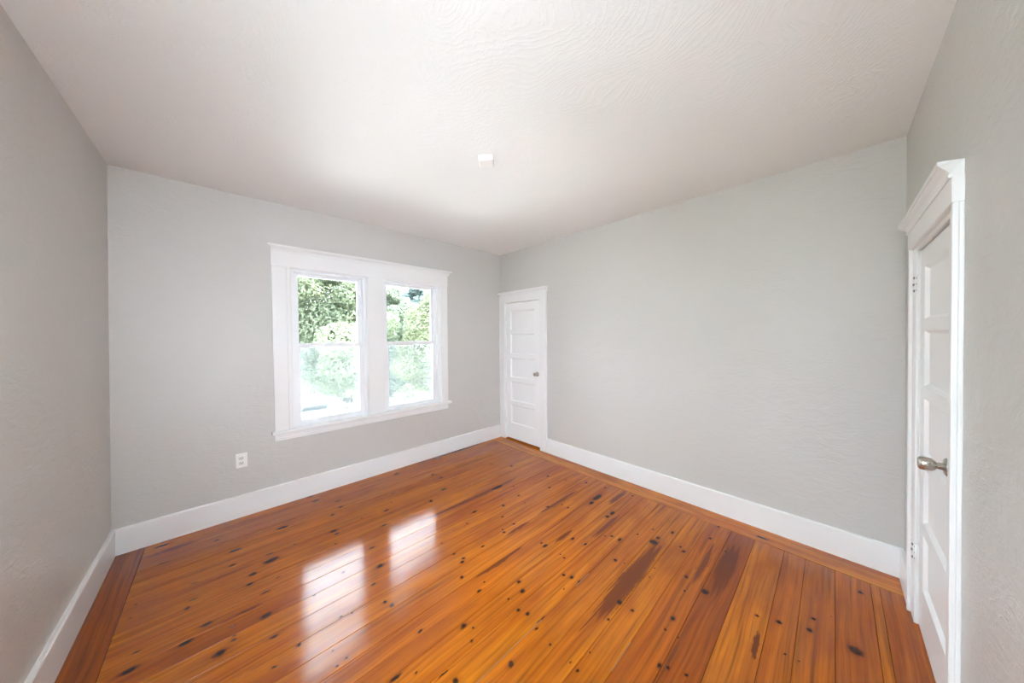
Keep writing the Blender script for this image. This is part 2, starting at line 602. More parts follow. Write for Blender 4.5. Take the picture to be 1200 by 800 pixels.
def door_trim(name, P, cas, ua, ub, zh, ztop_crown, u_crown, out, label, depth=0.11, zcas=None, t=0.024, band=0.0):
    L, R = cas
    zcas = zcas or zh
    root = empty(name, P((L + R) / 2, 0, 0))
    tag(root, label, kind='structure')
    box('casing', P, L, ua, 0, t, 0.001, zcas, M_trim, root, 0.002)
    box('casing', P, ub, R, 0, t, 0.001, zcas, M_trim, root, 0.002)
    if band:
        box('back_band', P, L - 0.0006, L + band, t - 0.0005, 0.024, 0.001, zcas, M_trim, root, 0.002)
        box('back_band', P, R - band, R + 0.0006, t - 0.0005, 0.024, 0.001, zcas, M_trim, root, 0.002)
    zf = ztop_crown - 0.055
    if zcas > zh:
        box('head_casing', P, ua - 0.0, ub + 0.0, 0, t - 0.002, zh, zcas, M_trim, root, 0.001)
    box('frieze_board', P, L - 0.001, R + 0.001, 0, 0.026, zcas, zf + 0.004, M_trim, root, 0.002)
    crown(P, 'crown_moulding', u_crown[0], u_crown[1], zf, ztop_crown, out, root, 0.026)
    # jamb lining with stop
    for u0, u1 in ((ua - 0.012, ua + 0.002), (ub - 0.002, ub + 0.012)):
        box('jamb', P, u0, u1, -depth, 0.0, 0.001, zh + 0.012, M_trim, root)
    box('jamb', P, ua + 0.002, ub - 0.002, -depth, 0.0, zh, zh + 0.012, M_trim, root)
    return root


def knob(P, u, z, face, root, k=1.0):
    c = P(u, face, z)
    nrm = (Vector(P(u, face + 1, z)) - Vector(c)).normalized()
    kn = lathe_obj('door_knob', c, nrm, [(d * k, r * k) for d, r in ((0.0, 0.009), (0.020, 0.009), (0.024, 0.013), (0.028, 0.0185), (0.035, 0.0235), (0.045, 0.0255), (0.056, 0.0255), (0.063, 0.0235), (0.067, 0.018), (0.068, 0.006))], M_nickel, root, 24)
    ro = lathe_obj('rosette', c, nrm, [(d * k, r * k) for d, r in ((0.0, 0.033), (0.003, 0.033), (0.0065, 0.028), (0.008, 0.014), (0.022, 0.0115), (0.024, 0.010))], M_nickel, kn, 24)
    return kn


def hinge(P, u, z, w, root, h=0.088, into=1, leaf=0.022):
    """painted butt hinge: knuckle barrel proud of the casing, two leaves, bare screw heads"""
    c = P(u, w, z - h / 2)
    hg = lathe_obj('hinge', c, (0, 0, 1), [(0, 0.004), (0.001, 0.0065), (h - 0.001, 0.0065), (h, 0.004)], M_trim, root, 10)
    box('hinge_leaf', P, u - leaf, u + leaf, w - 0.006, w - 0.002, z - h / 2, z + h / 2, M_trim, hg)
    return hg


# far closet door in the corner
tr = door_trim('trim_2', P_right, (2.438, Y1 - 0.001), FD[0], FD[1], FD[2], 2.052, (2.402, Y1 - 0.001), 0.058, 'white casing with flat header around the corner door')
d1 = panel_door('door_1', P_right, FD[0], FD[1], FD[2] - 0.005, -0.004, 'closed white five-panel door in the far corner', z0=0.024,
                panels=[(0.237, 0.494), (0.55, 0.815), (0.877, 1.14), (1.203, 1.475), (1.53, 1.789)])
knob(P_right, 2.603, 0.957, -0.004, d1, 0.92)
for z in (1.70, 0.27):
    hinge(P_right, FD[1] - 0.002, z, 0.004, d1, 0.088)
# near door at the right edge
tr3 = door_trim('trim_3', P_front, (1.738, 2.598), ND[0], ND[1], ND[2], 2.018, (1.724, 2.632), 0.056, 'white casing with crown around the near door', zcas=1.880, t=0.011, band=0.018)
d2 = panel_door('door_2', P_front, ND[0], ND[1], ND[2] - 0.006, -0.003, 'closed white five-panel door at the right edge', z0=0.012,
                panels=[(0.235, 0.50), (0.555, 0.82), (0.88, 1.145), (1.205, 1.465), (1.52, 1.765)], inset_u=(0.095, 0.095))
knob(P_front, 1.957, 0.952, -0.003, d2, 1.0)


# hinges on the far side of the near door: knuckle with bare screw heads on the leaf
def near_hinge(z):
    h = 0.095
    hg = hinge(P_front, 2.483, z, 0.004, d2, h, leaf=0.010)
    box('hinge_plate', P_front, 2.486, 2.4885, 0.0, 0.012, z - h / 2, z + h / 2, M_trim, hg)
    box('hinge_plate', P_front, 2.490, 2.530, 0.011, 0.0135, z - h / 2, z + h / 2, M_trim, hg)
    for dz, du in ((0.032, 0.012), (0.0, 0.026), (-0.032, 0.012)):
        c = P_front(2.492 + du, 0.0133, z + dz)
        lathe_obj('screw', c, (-0.5, 1, 0), [(0, 0.0065), (0.003, 0.006), (0.004, 0.002)], M_steel, hg, 8)
    for dz in (0.03, 0.0, -0.03):
        c = P_front(2.4858, 0.007, z + dz)
        lathe_obj('screw', c, (-1, 0, 0), [(0, 0.0055), (0.0015, 0.005), (0.002, 0.002)], M_steel, hg, 8)


near_hinge(1.695)
near_hinge(0.36)

# closets behind the doors are dark boxes of the wall itself: back panels close the openings
tag(box('wall_closet_corner', P_right, FD[0] - 0.05, FD[1] + 0.05, -WT - 0.03, -WT, 0, FD[2] + 0.05, M_out), 'panel closing the corner door opening from behind', kind='structure')
tag(box('wall_closet_near', P_front, ND[0] - 0.05, ND[1] + 0.05, -WT - 0.03, -WT, 0, ND[2] + 0.05, M_out), 'panel closing the near door opening from behind', kind='structure')

# ------------------------------------------------------------------ pine floor
SEAMS = [-0.330, -0.192, -0.157, -0.018, 0.112, 0.215, 0.37, 0.507, 0.649, 0.77, 0.885, 1.018, 1.155, 1.283, 1.375, 1.478, 1.612, 1.74, 1.876,
         2.008, 2.13, 2.235, 2.37, 2.48, 2.59, 2.715, 2.85, 2.97, 3.085, 3.19, 3.312]
XA, XB = -0.415, 2.708
# tone of every board from the door wall to the window wall: 0 pale amber .. 1 dark red brown
TONE = [0.55, 0.15, 0.50, 0.45, 0.42, 0.18, 0.88, 0.55, 0.15, 0.20, 0.22, 0.12, 0.28, 0.20, 0.42, 0.25, 0.18, 0.30, 0.22, 0.55,
        0.30, 0.25, 0.15, 0.32, 0.22, 0.30, 0.25, 0.42, 0.40, 0.30]

# knots as seen in the photograph: x, y on the floor (metres), radius along and across the grain, softness
KNOTS = [
    (-0.333, 3.226, 0.030, 0.012, 0.00), (-0.300, 2.971, 0.020, 0.005, 0.00), (-0.147, 2.599, 0.020, 0.007, 0.40), (-0.144, 2.439, 0.020, 0.006, 0.20), (-0.165, 2.384, 0.012, 0.012, 0.20),
    (-0.324, 2.111, 0.024, 0.012, 0.00), (-0.315, 2.213, 0.014, 0.005, 0.10), (-0.374, 2.508, 0.010, 0.006, 0.50), (-0.366, 2.615, 0.010, 0.006, 0.50), (0.036, 2.803, 0.028, 0.011, 0.00),
    (-0.055, 3.036, 0.020, 0.006, 0.30), (0.309, 2.887, 0.030, 0.013, 0.00), (0.022, 2.634, 0.014, 0.007, 0.00), (0.205, 2.515, 0.034, 0.019, 0.00), (0.111, 2.445, 0.018, 0.013, 0.00),
    (0.206, 2.596, 0.030, 0.008, 0.40), (0.093, 2.361, 0.014, 0.014, 0.00), (-0.082, 2.180, 0.020, 0.011, 0.10), (-0.152, 2.118, 0.024, 0.013, 0.00), (0.141, 2.031, 0.022, 0.014, 0.00),
    (0.012, 2.072, 0.008, 0.005, 0.00), (0.014, 1.976, 0.010, 0.007, 0.00), (0.017, 2.001, 0.007, 0.005, 0.10), (0.156, 1.859, 0.016, 0.007, 0.10), (0.153, 2.220, 0.030, 0.008, 0.35),
    (0.221, 2.307, 0.015, 0.008, 0.50), (-0.035, 1.937, 0.024, 0.014, 0.00), (0.138, 1.687, 0.007, 0.005, 0.00), (0.578, 3.158, 0.020, 0.012, 0.00), (0.716, 3.013, 0.030, 0.008, 0.30),
    (0.710, 2.888, 0.016, 0.010, 0.00), (0.628, 2.810, 0.014, 0.010, 0.00), (0.581, 2.568, 0.026, 0.016, 0.10), (0.591, 2.516, 0.012, 0.010, 0.10), (0.969, 2.564, 0.016, 0.010, 0.00),
    (0.992, 2.506, 0.010, 0.006, 0.20), (1.312, 3.175, 0.020, 0.012, 0.00), (1.126, 2.805, 0.010, 0.008, 0.10), (0.785, 2.592, 0.006, 0.006, 0.10), (0.558, 3.267, 0.030, 0.012, 0.30),
    (0.555, 2.397, 0.009, 0.009, 0.20), (0.880, 2.377, 0.022, 0.007, 0.10), (0.345, 2.593, 0.008, 0.006, 0.10), (1.050, 2.652, 0.010, 0.008, 0.50), (1.578, 2.889, 0.011, 0.010, 0.00),
    (1.604, 2.863, 0.008, 0.008, 0.10), (1.603, 2.760, 0.014, 0.010, 0.00), (1.502, 2.538, 0.024, 0.015, 0.15), (1.311, 2.434, 0.010, 0.016, 0.00), (1.606, 2.297, 0.012, 0.012, 0.60),
    (1.715, 2.422, 0.008, 0.008, 0.20), (1.898, 2.207, 0.060, 0.020, 0.25), (1.838, 2.210, 0.018, 0.012, 0.00), (2.313, 2.460, 0.016, 0.012, 0.00), (2.186, 2.654, 0.010, 0.009, 0.20),
    (1.835, 3.230, 0.030, 0.014, 0.10), (1.489, 2.034, 0.022, 0.010, 0.00), (1.723, 1.936, 0.010, 0.012, 0.00), (1.775, 2.008, 0.006, 0.006, 0.20), (1.927, 1.960, 0.009, 0.009, 0.00),
    (2.011, 2.115, 0.008, 0.008, 0.20), (1.888, 1.844, 0.006, 0.006, 0.20), (1.355, 1.947, 0.008, 0.008, 0.20), (1.607, 1.819, 0.010, 0.007, 0.20), (1.608, 1.689, 0.010, 0.008, 0.00),
    (2.226, 3.278, 0.040, 0.015, 0.10), (1.966, 3.029, 0.010, 0.008, 0.40), (1.505, 1.699, 0.006, 0.007, 0.10), (1.487, 1.667, 0.009, 0.008, 0.00), (1.280, 1.658, 0.011, 0.006, 0.10),
    (1.098, 1.736, 0.013, 0.012, 0.30), (1.097, 1.635, 0.014, 0.012, 0.10), (1.119, 1.656, 0.008, 0.010, 0.10), (1.025, 1.532, 0.010, 0.010, 0.00), (1.037, 1.376, 0.013, 0.012, 0.00),
    (1.246, 1.269, 0.012, 0.010, 0.00), (1.217, 1.208, 0.011, 0.011, 0.00), (1.097, 1.409, 0.008, 0.006, 0.20), (1.593, 1.362, 0.013, 0.010, 0.00), (1.598, 1.399, 0.008, 0.007, 0.10),
    (1.096, 1.884, 0.009, 0.008, 0.40), (0.704, 1.969, 0.024, 0.014, 0.00), (0.618, 1.849, 0.014, 0.008, 0.05), (0.721, 2.176, 0.020, 0.009, 0.10), (0.621, 1.682, 0.012, 0.011, 0.20),
    (0.643, 1.633, 0.013, 0.013, 0.20), (0.515, 2.073, 0.016, 0.012, 0.50), (0.346, 2.005, 0.010, 0.010, 0.30), (0.471, 1.737, 0.006, 0.006, 0.10), (0.419, 1.750, 0.009, 0.005, 0.10),
    (0.236, 1.728, 0.011, 0.009, 0.10), (0.383, 1.508, 0.006, 0.006, 0.00), (0.343, 1.500, 0.007, 0.004, 0.10), (0.508, 1.273, 0.024, 0.008, 0.00), (0.346, 1.587, 0.004, 0.004, 0.20),
    (0.854, 1.266, 0.015, 0.011, 0.00), (0.878, 1.225, 0.005, 0.005, 0.00), (0.684, 1.394, 0.012, 0.006, 0.05), (0.838, 1.175, 0.014, 0.011, 0.50), (1.116, 1.140, 0.009, 0.008, 0.00),
    (1.134, 1.089, 0.009, 0.009, 0.00), (0.902, 0.972, 0.012, 0.010, 0.00), (0.688, 1.086, 0.012, 0.012, 0.00), (1.121, 1.226, 0.005, 0.005, 0.10), (0.667, 1.145, 0.025, 0.004, 0.20),
    (0.583, 1.230, 0.007, 0.005, 0.20), (1.816, 0.961, 0.011, 0.011, 0.00), (1.477, 1.115, 0.008, 0.008, 0.00), (1.500, 1.072, 0.013, 0.010, 0.00), (1.595, 1.201, 0.006, 0.006, 0.00),
    (1.606, 1.240, 0.004, 0.004, 0.00), (1.545, 0.791, 0.014, 0.012, 0.00), (1.544, 0.721, 0.008, 0.008, 0.00), (1.834, 0.905, 0.005, 0.005, 0.20), (1.397, 1.053, 0.005, 0.004, 0.20),
    (1.408, 0.781, 0.007, 0.006, 0.10), (1.505, 1.023, 0.020, 0.007, 0.40), (1.157, 1.019, 0.030, 0.006, 0.20), (1.107, 1.004, 0.016, 0.009, 0.40), (1.835, 0.749, 0.004, 0.004, 0.10),
    (1.092, 0.753, 0.006, 0.005, 0.00), (1.093, 0.907, 0.007, 0.005, 0.20), (1.098, 0.793, 0.007, 0.005, 0.30), (1.197, 0.758, 0.006, 0.006, 0.40), (2.414, 1.447, 0.050, 0.016, -0.20),
    (2.297, 1.435, 0.025, 0.012, -0.10), (2.285, 1.233, 0.040, 0.016, 0.25), (2.215, 1.236, 0.020, 0.012, 0.10), (2.091, 1.532, 0.009, 0.008, 0.00), (2.094, 1.595, 0.007, 0.006, 0.10),
    (1.602, 1.359, 0.010, 0.009, 0.00), (1.790, 1.275, 0.012, 0.011, 0.00), (1.808, 1.177, 0.014, 0.006, 0.05), (2.019, 1.092, 0.010, 0.010, 0.10), (2.024, 1.036, 0.016, 0.009, 0.00),
    (2.176, 0.972, 0.006, 0.006, 0.10), (2.309, 0.919, 0.006, 0.006, 0.10), (2.665, 1.242, 0.008, 0.008, 0.10), (2.615, 1.487, 0.012, 0.008, 0.20), (2.574, 1.666, 0.012, 0.012, 0.20),
    (2.245, 1.859, 0.012, 0.010, 0.10), (2.414, 2.020, 0.010, 0.010, 0.10), (2.475, 1.839, 0.012, 0.010, 0.50), (1.980, 1.660, 0.020, 0.012, 0.30), (1.985, 1.128, 0.005, 0.005, 0.20),
    (2.170, 0.857, 0.020, 0.020, -0.20), (2.238, 0.854, 0.020, 0.014, 0.20), (2.222, 0.682, 0.013, 0.009, 0.00), (2.251, 0.712, 0.010, 0.008, 0.20), (2.499, 0.593, 0.009, 0.008, 0.00),
    (1.996, 0.596, 0.010, 0.009, 0.00), (1.880, 0.570, 0.006, 0.005, 0.10), (1.955, 0.489, 0.018, 0.017, 0.00), (2.421, 0.485, 0.012, 0.010, 0.50), (1.928, 0.757, 0.005, 0.006, 0.20),
    (2.696, 0.588, 0.010, 0.008, 0.20), (2.374, 0.804, 0.020, 0.012, 0.30), (1.650, 0.555, 0.011, 0.010, 0.00), (1.563, 0.559, 0.006, 0.005, 0.00), (1.367, 0.515, 0.009, 0.007, 0.00),
    (1.389, 0.486, 0.008, 0.007, 0.10), (1.413, 0.422, 0.008, 0.008, 0.10), (1.559, 0.501, 0.004, 0.004, 0.20), (2.083, -0.083, 0.022, 0.020, 0.00), (2.574, -0.116, 0.012, 0.012, 0.20),
    (2.163, 0.058, 0.011, 0.010, 0.05), (2.069, 0.069, 0.012, 0.010, 0.00), (1.835, 0.094, 0.004, 0.004, 0.10), (2.012, 0.177, 0.011, 0.010, 0.00), (1.977, 0.259, 0.010, 0.010, 0.25),
    (1.830, 0.139, 0.004, 0.004, 0.20), (2.247, -0.004, 0.003, 0.003, 0.20),
]
# dark heartwood or stain patches: x, y, half length, half width, strength
STAINS = [
    (1.756, 0.822, 0.386, 0.045, -0.10), (2.552, 1.319, 0.167, 0.022, 0.00), (1.772, 1.335, 0.096, 0.020, 0.00), (1.674, 2.222, 0.478, 0.035, 0.00), (1.272, 1.469, 0.182, 0.018, 0.05),
    (1.607, 1.629, 0.164, 0.015, 0.10), (2.108, 1.637, 0.361, 0.030, 0.35), (2.075, 3.266, 0.666, 0.030, 0.25), (-0.276, 3.127, 0.160, 0.030, 0.30), (2.112, 1.179, 0.306, 0.030, 0.45),
    (0.068, 2.141, 0.155, 0.020, 0.50), (2.233, 0.450, 0.328, 0.050, 0.10), (2.163, 0.557, 0.314, 0.030, 0.30), (1.793, 0.239, 0.128, 0.014, 0.10),
]


def plank_mat(name, tone, knots, stains, seed, axis='x', gloss=0.10):
    m, nt, b = new_mat(name)
    tc = nd(nt, 'ShaderNodeTexCoord')
    pos = tc.outputs['Object']
    if axis == 'y':
        sw = nd(nt, 'ShaderNodeMapping'); sw.inputs['Rotation'].default_value = (0, 0, math.radians(90))
        nt.links.new(pos, sw.inputs['Vector']); pos = sw.outputs['Vector']
    off = nd(nt, 'ShaderNodeVectorMath', operation='ADD'); off.inputs[1].default_value = (seed * 3.7, seed * 1.3, seed * 2.1)
    nt.links.new(pos, off.inputs[0])
    sv = off.outputs[0]

    def stretched(sx, sy):
        n = nd(nt, 'ShaderNodeVectorMath', operation='MULTIPLY'); n.inputs[1].default_value = (sx, sy, 1)
        nt.links.new(sv, n.inputs[0]); return n.outputs[0]
    # irregular outline for knots and patches
    wob = nd(nt, 'ShaderNodeTexNoise'); setin(wob, Scale=34.0, Detail=2.0)
    nt.links.new(sv, wob.inputs['Vector'])
    wsub = nd(nt, 'ShaderNodeVectorMath', operation='MULTIPLY_ADD')
    nt.links.new(wob.outputs['Color'], wsub.inputs[0]); wsub.inputs[1].default_value = (0.024, 0.012, 0)
    wsub.inputs[2].default_value = (-0.012, -0.006, 0)
    wp = nd(nt, 'ShaderNodeVectorMath', operation='ADD')
    nt.links.new(pos, wp.inputs[0]); nt.links.new(wsub.outputs[0], wp.inputs[1])
    kp = wp.outputs[0]

    def field(items):
        cur = None
        for cx, cy_, rx, ry, s in items:
            ma = nd(nt, 'ShaderNodeVectorMath', operation='MULTIPLY_ADD')
            ma.inputs[1].default_value = (1 / rx, 1 / ry, 0); ma.inputs[2].default_value = (-cx / rx, -cy_ / ry, 0)
            nt.links.new(kp, ma.inputs[0])
            ln = nd(nt, 'ShaderNodeVectorMath', operation='LENGTH'); nt.links.new(ma.outputs[0], ln.inputs[0])
            v = ln.outputs['Value']
            if s: v = math_n(nt, 'ADD', v, s)
            cur = v if cur is None else math_n(nt, 'MINIMUM', cur, v)
        return cur
    # grain: long streaks that wander a little
    bend = noise(nt, stretched(1.1, 3.0), 1.0, 2)
    bv = nd(nt, 'ShaderNodeCombineXYZ')
    nt.links.new(math_n(nt, 'MULTIPLY', bend, 0.06), bv.inputs['Y'])
    gp = nd(nt, 'ShaderNodeVectorMath', operation='ADD')
    nt.links.new(sv, gp.inputs[0]); nt.links.new(bv.outputs[0], gp.inputs[1])

    def gscale(sx, sy):
        n = nd(nt, 'ShaderNodeVectorMath', operation='MULTIPLY'); n.inputs[1].default_value = (sx, sy, 1)
        nt.links.new(gp.outputs[0], n.inputs[0]); return n.outputs[0]
    broad = noise(nt, gscale(0.9, 16), 1.0, 3, 0.55)
    streak = noise(nt, gscale(1.6, 70), 1.0, 4, 0.6)
    fine = noise(nt, gscale(5.0, 330), 1.0, 3, 0.6)
    blot = noise(nt, stretched(2.2, 7.0), 1.0, 3, 0.55)

    def lerp(a, b_, t): return tuple(a[i] * (1 - t) + b_[i] * t for i in range(3)) + (1,)
    PALE, MID, DEEP = (0.57, 0.178, 0.002), (0.43, 0.094, 0.0015), (0.160, 0.029, 0.002)
    c_hi = lerp(PALE, MID, min(1, tone * (1.5 if tone > 0 else 0.4))) if tone < 0.67 else lerp(MID, DEEP, (tone - 0.67) * 1.6)
    c_lo = lerp(MID, DEEP, 0.10 + 0.75 * tone)
    col = ramp(nt, broad, [(0.30, c_hi), (0.52, lerp(c_hi[:3], c_lo[:3], 0.35)), (0.72, c_lo)]).outputs['Color']
    sfac = ramp(nt, streak, [(0.36, g(1.08)), (0.54, g(0.84)), (0.70, g(0.48))]).outputs['Color']
    col = mix_col(nt, 1.0, col, sfac, 'MULTIPLY')
    ffac = ramp(nt, fine, [(0.3, g(1.06)), (0.7, g(0.86))]).outputs['Color']
    col = mix_col(nt, 0.8, col, ffac, 'MULTIPLY')
    bfac = ramp(nt, blot, [(0.47, g(0)), (0.66, g(0.62))]).outputs['Color']
    col = mix_col(nt, bfac, col, lerp(MID, DEEP, 0.62))
    if stains:
        sd = field(stains)
        sd = math_n(nt, 'ADD', sd, math_n(nt, 'MULTIPLY', math_n(nt, 'SUBTRACT', streak, 0.5), 2.2))
        sf = ramp(nt, math_n(nt, 'MULTIPLY', sd, 0.5), [(0.42, g(0.90)), (0.52, g(0))]).outputs['Color']
        col = mix_col(nt, sf, col, (0.120, 0.023, 0.002, 1))
    hgt = math_n(nt, 'MULTIPLY', fine, 0.3)
    if knots:
        kd = field(knots)
        # halo drawn out along the grain, then the knot itself
        hal = field([(cx, cy_, rx * 3.2, ry * 1.9, s) for cx, cy_, rx, ry, s in knots])
        hf = ramp(nt, hal, [(0.30, g(0.50)), (1.0, g(0))]).outputs['Color']
        col = mix_col(nt, hf, col, (0.17, 0.036, 0.003, 1))
        kf = ramp(nt, math_n(nt, 'MULTIPLY', kd, 0.5), [(0.30, g(0.96)), (0.52, g(0.60)), (0.70, g(0))]).outputs['Color']
        col = mix_col(nt, kf, col, (0.022, 0.005, 0.001, 1))
    nt.links.new(col, b.inputs['Base Color'])
    wave = noise(nt, stretched(3.0, 8.0), 1.0, 2)
    hgt = math_n(nt, 'ADD', hgt, math_n(nt, 'MULTIPLY', wave, 2.2))
    bump(nt, b, hgt, 0.22, 0.0016)
    worn = noise(nt, stretched(9, 14), 1.0, 4, 0.7)
    rgh = math_n(nt, 'ADD', math_n(nt, 'MULTIPLY', worn, 0.10), gloss - 0.03)
    nt.links.new(rgh, b.inputs['Roughness'])
    setin(b, IOR=1.47)
    b.inputs['Coat Weight'].default_value = 0.0
    b.inputs['Coat Roughness'].default_value = 0.10
    b.inputs['Coat IOR'].default_value = 1.6
    return m


floor = box('floor', P_world, -0.75, X1 + WT, -0.50, Y1 + WT, -0.06, -0.019, M_sub)
tag(floor, 'varnished amber pine board floor with dark knots', kind='structure')
for i in range(len(SEAMS) - 1):
    y0, y1 = SEAMS[i], SEAMS[i + 1]
    yc, xc = (y0 + y1) / 2, (XA + XB) / 2
    gap = 0.0016
    dz = random.uniform(-0.0004, 0.0004)
    kn = [(x - xc, y - yc, rx, ry, s) for x, y, rx, ry, s in KNOTS if y0 <= y < y1 and x < XB]
    st = [(x - xc, y - yc, rx, ry, s) for x, y, rx, ry, s in STAINS if y0 <= y < y1]
    m = plank_mat('pine_board_%02d' % i, TONE[i], kn, st, i + 1)
    box('plank', P_world, XA + 0.001, XB - 0.0015, y0 + gap / 2, y1 - gap / 2, -0.019, dz, m, floor, 0.0009, org=(xc, yc, 0))
# border boards along the side walls run across the field boards
mb = plank_mat('pine_border_right', -0.6, [(1.15, 0.02, 0.03, 0.010, 0)], [], 41, 'y')
yc = (SEAMS[0] + SEAMS[-1]) / 2
box('border_board', P_world, XB + 0.001, XB + 0.075, SEAMS[0], SEAMS[-1], -0.019, 0.0008, mb, floor, 0.0012, org=(XB + 0.04, yc, 0))
mb2 = plank_mat('pine_border_right_inner', -0.6, [], [], 42, 'y')
box('border_board', P_world, XB + 0.077, X1 + 0.02, SEAMS[0], SEAMS[-1], -0.019, 0.0003, mb2, floor, 0.001, org=(XB + 0.14, yc, 0))
mb3 = plank_mat('pine_border_left', 0.95, [], [], 43, 'y')
box('border_board', P_world, -0.60, XA - 0.001, SEAMS[0], SEAMS[-1], -0.019, 0.0005, mb3, floor, 0.0015, org=(-0.5, yc, 0))
mb5 = plank_mat('pine_threshold_corner', 0.5, [], [], 45, 'y')
tag(box('door_threshold', P_right, FD[0], FD[1], -0.13, 0.012, 0.0, 0.012, mb5, None, 0.003), 'worn wooden threshold strip under the corner door', kind='structure')
# old grey filler left in two open seams
M_fill = flat('grey_seam_filler', (0.15, 0.115, 0.075), 0.7)
for xa, xb, ys in ((0.70, 1.16, 1.018), (1.20, 1.38, 0.649), (1.46, 1.60, 1.018)):
    box('seam_filler', P_world, xa, xb, ys - 0.0016, ys + 0.0016, -0.015, -0.0006, M_fill, floor)
mb4 = plank_mat('pine_threshold', 0.25, [], [], 44, 'x')
th = box('door_threshold', P_front, ND[0], ND[1], -0.13, 0.012, 0.0, 0.006, mb4, None, 0.002)
tag(th, 'worn wooden threshold strip under the near door', kind='structure')

# ------------------------------------------------------------------ small fittings
def outlet(P, u, z, horizontal, label, w=0.0):
    root = empty('electrical_outlet', P(u, w, z - 0.057))
    tag(root, label, 'outlet')
    hw, hh = (0.057, 0.035) if horizontal else (0.036, 0.058)
    box('cover_plate', P, u - hw, u + hw, w, w + 0.006, z - hh, z + hh, M_trim if horizontal else M_plate, root, 0.0025)
    for s in (-1, 1):
        du, dz = (s * 0.0195, 0) if horizontal else (0, s * 0.0195)
        rw, rh = (0.0135, 0.0165) if horizontal else (0.0165, 0.0135)
        rc = box('receptacle', P, u + du - rw, u + du + rw, w + 0.005, w + 0.0085, z + dz - rh, z + dz + rh, M_recep if not horizontal else M_trim, root, 0.003)
        for k in (-1, 1):
            if horizontal:
                box('slot', P, u + du - 0.004, u + du + 0.004, w + 0.0084, w + 0.0088, z + k * 0.0065 - 0.0011, z + k * 0.0065 + 0.0011, M_recep, rc)
            else:
                box('slot', P, u + k * 0.0065 - 0.0013, u + k * 0.0065 + 0.0013, w + 0.0084, w + 0.0088, z + dz - 0.003, z + dz + 0.006, M_dark, rc)
        if not horizontal:
            box('ground_hole', P, u - 0.0025, u + 0.0025, w + 0.0084, w + 0.0088, z + dz - 0.0095, z + dz - 0.0055, M_dark, rc)
    lathe_obj('screw', P(u, w + 0.006, z), Vector(P(u, w + 1, z)) - Vector(P(u, w, z)), [(0, 0.0035), (0.001, 0.003), (0.0014, 0.001)], M_plate, root, 8)
    return root


outlet(P_back, 0.097, 0.455, False, 'white duplex outlet on the grey wall left of the window')
outlet(P_right, 1.397, 0.093, True, 'white horizontal outlet set into the long baseboard', 0.020)

# small white box on the ceiling, turned about 45 degrees to the walls
bm = bmesh.new()
c = Vector((1.262, 1.560, H))
e1 = Vector((0.725, -0.69, 0)).normalized(); e2 = Vector((0.69, 0.725, 0)).normalized()


def P_diag(u, w, z): return tuple(c + e1 * u + e2 * w + Vector((0, 0, z)))


cb = empty('ceiling_box', tuple(c))
tag(cb, 'small white square box fixed to the ceiling', 'ceiling box')
box('housing', P_diag, -0.047, 0.047, -0.048, 0.048, -0.034, 0.0, M_plate, cb, 0.003)
box('face_plate', P_diag, -0.041, 0.041, -0.042, 0.042, -0.037, -0.034, M_plate, cb, 0.001)

# ------------------------------------------------------------------ outside: yard, road, trees, parked car, utility pole
GZ = -3.2
rng = np.random.default_rng(11)


def leaf_mat(name, hi, lo):
    m, nt, b = new_mat(name)
    v = coords(nt)
    n = noise(nt, v, 1.4, 3, 0.6)
    n2 = noise(nt, v, 9, 2, 0.6)
    f = math_n(nt, 'ADD', math_n(nt, 'MULTIPLY', n, 0.6), math_n(nt, 'MULTIPLY', n2, 0.4))
    c_ = ramp(nt, f, [(0.36, lo + (1,)), (0.62, hi + (1,))]).outputs['Color']
    nt.links.new(c_, b.inputs['Base Color'])
    setin(b, Roughness=0.55)
    tl = nd(nt, 'ShaderNodeBsdfTranslucent'); nt.links.new(c_, tl.inputs['Color'])
    mx = nd(nt, 'ShaderNodeMixShader'); mx.inputs[0].default_value = 0.5
    nt.links.new(b.outputs[0], mx.inputs[1]); nt.links.new(tl.outputs[0], mx.inputs[2])
    nt.links.new(mx.outputs[0], nt.nodes['Material Output'].inputs['Surface'])
    return m


M_bark = flat('grey_bark', (0.16, 0.13, 0.10), 0.9)
M_leaf = {
    'light': leaf_mat('light_green_leaves', (0.198, 0.228, 0.144), (0.132, 0.166, 0.108)),
    'yellow': leaf_mat('yellow_green_leaves', (0.240, 0.258, 0.156), (0.168, 0.198, 0.115)),
    'teal': leaf_mat('dark_teal_leaves', (0.079, 0.115, 0.108), (0.058, 0.086, 0.086)),
    'mid': leaf_mat('mid_green_leaves', (0.156, 0.192, 0.130), (0.094, 0.127, 0.096)),
}


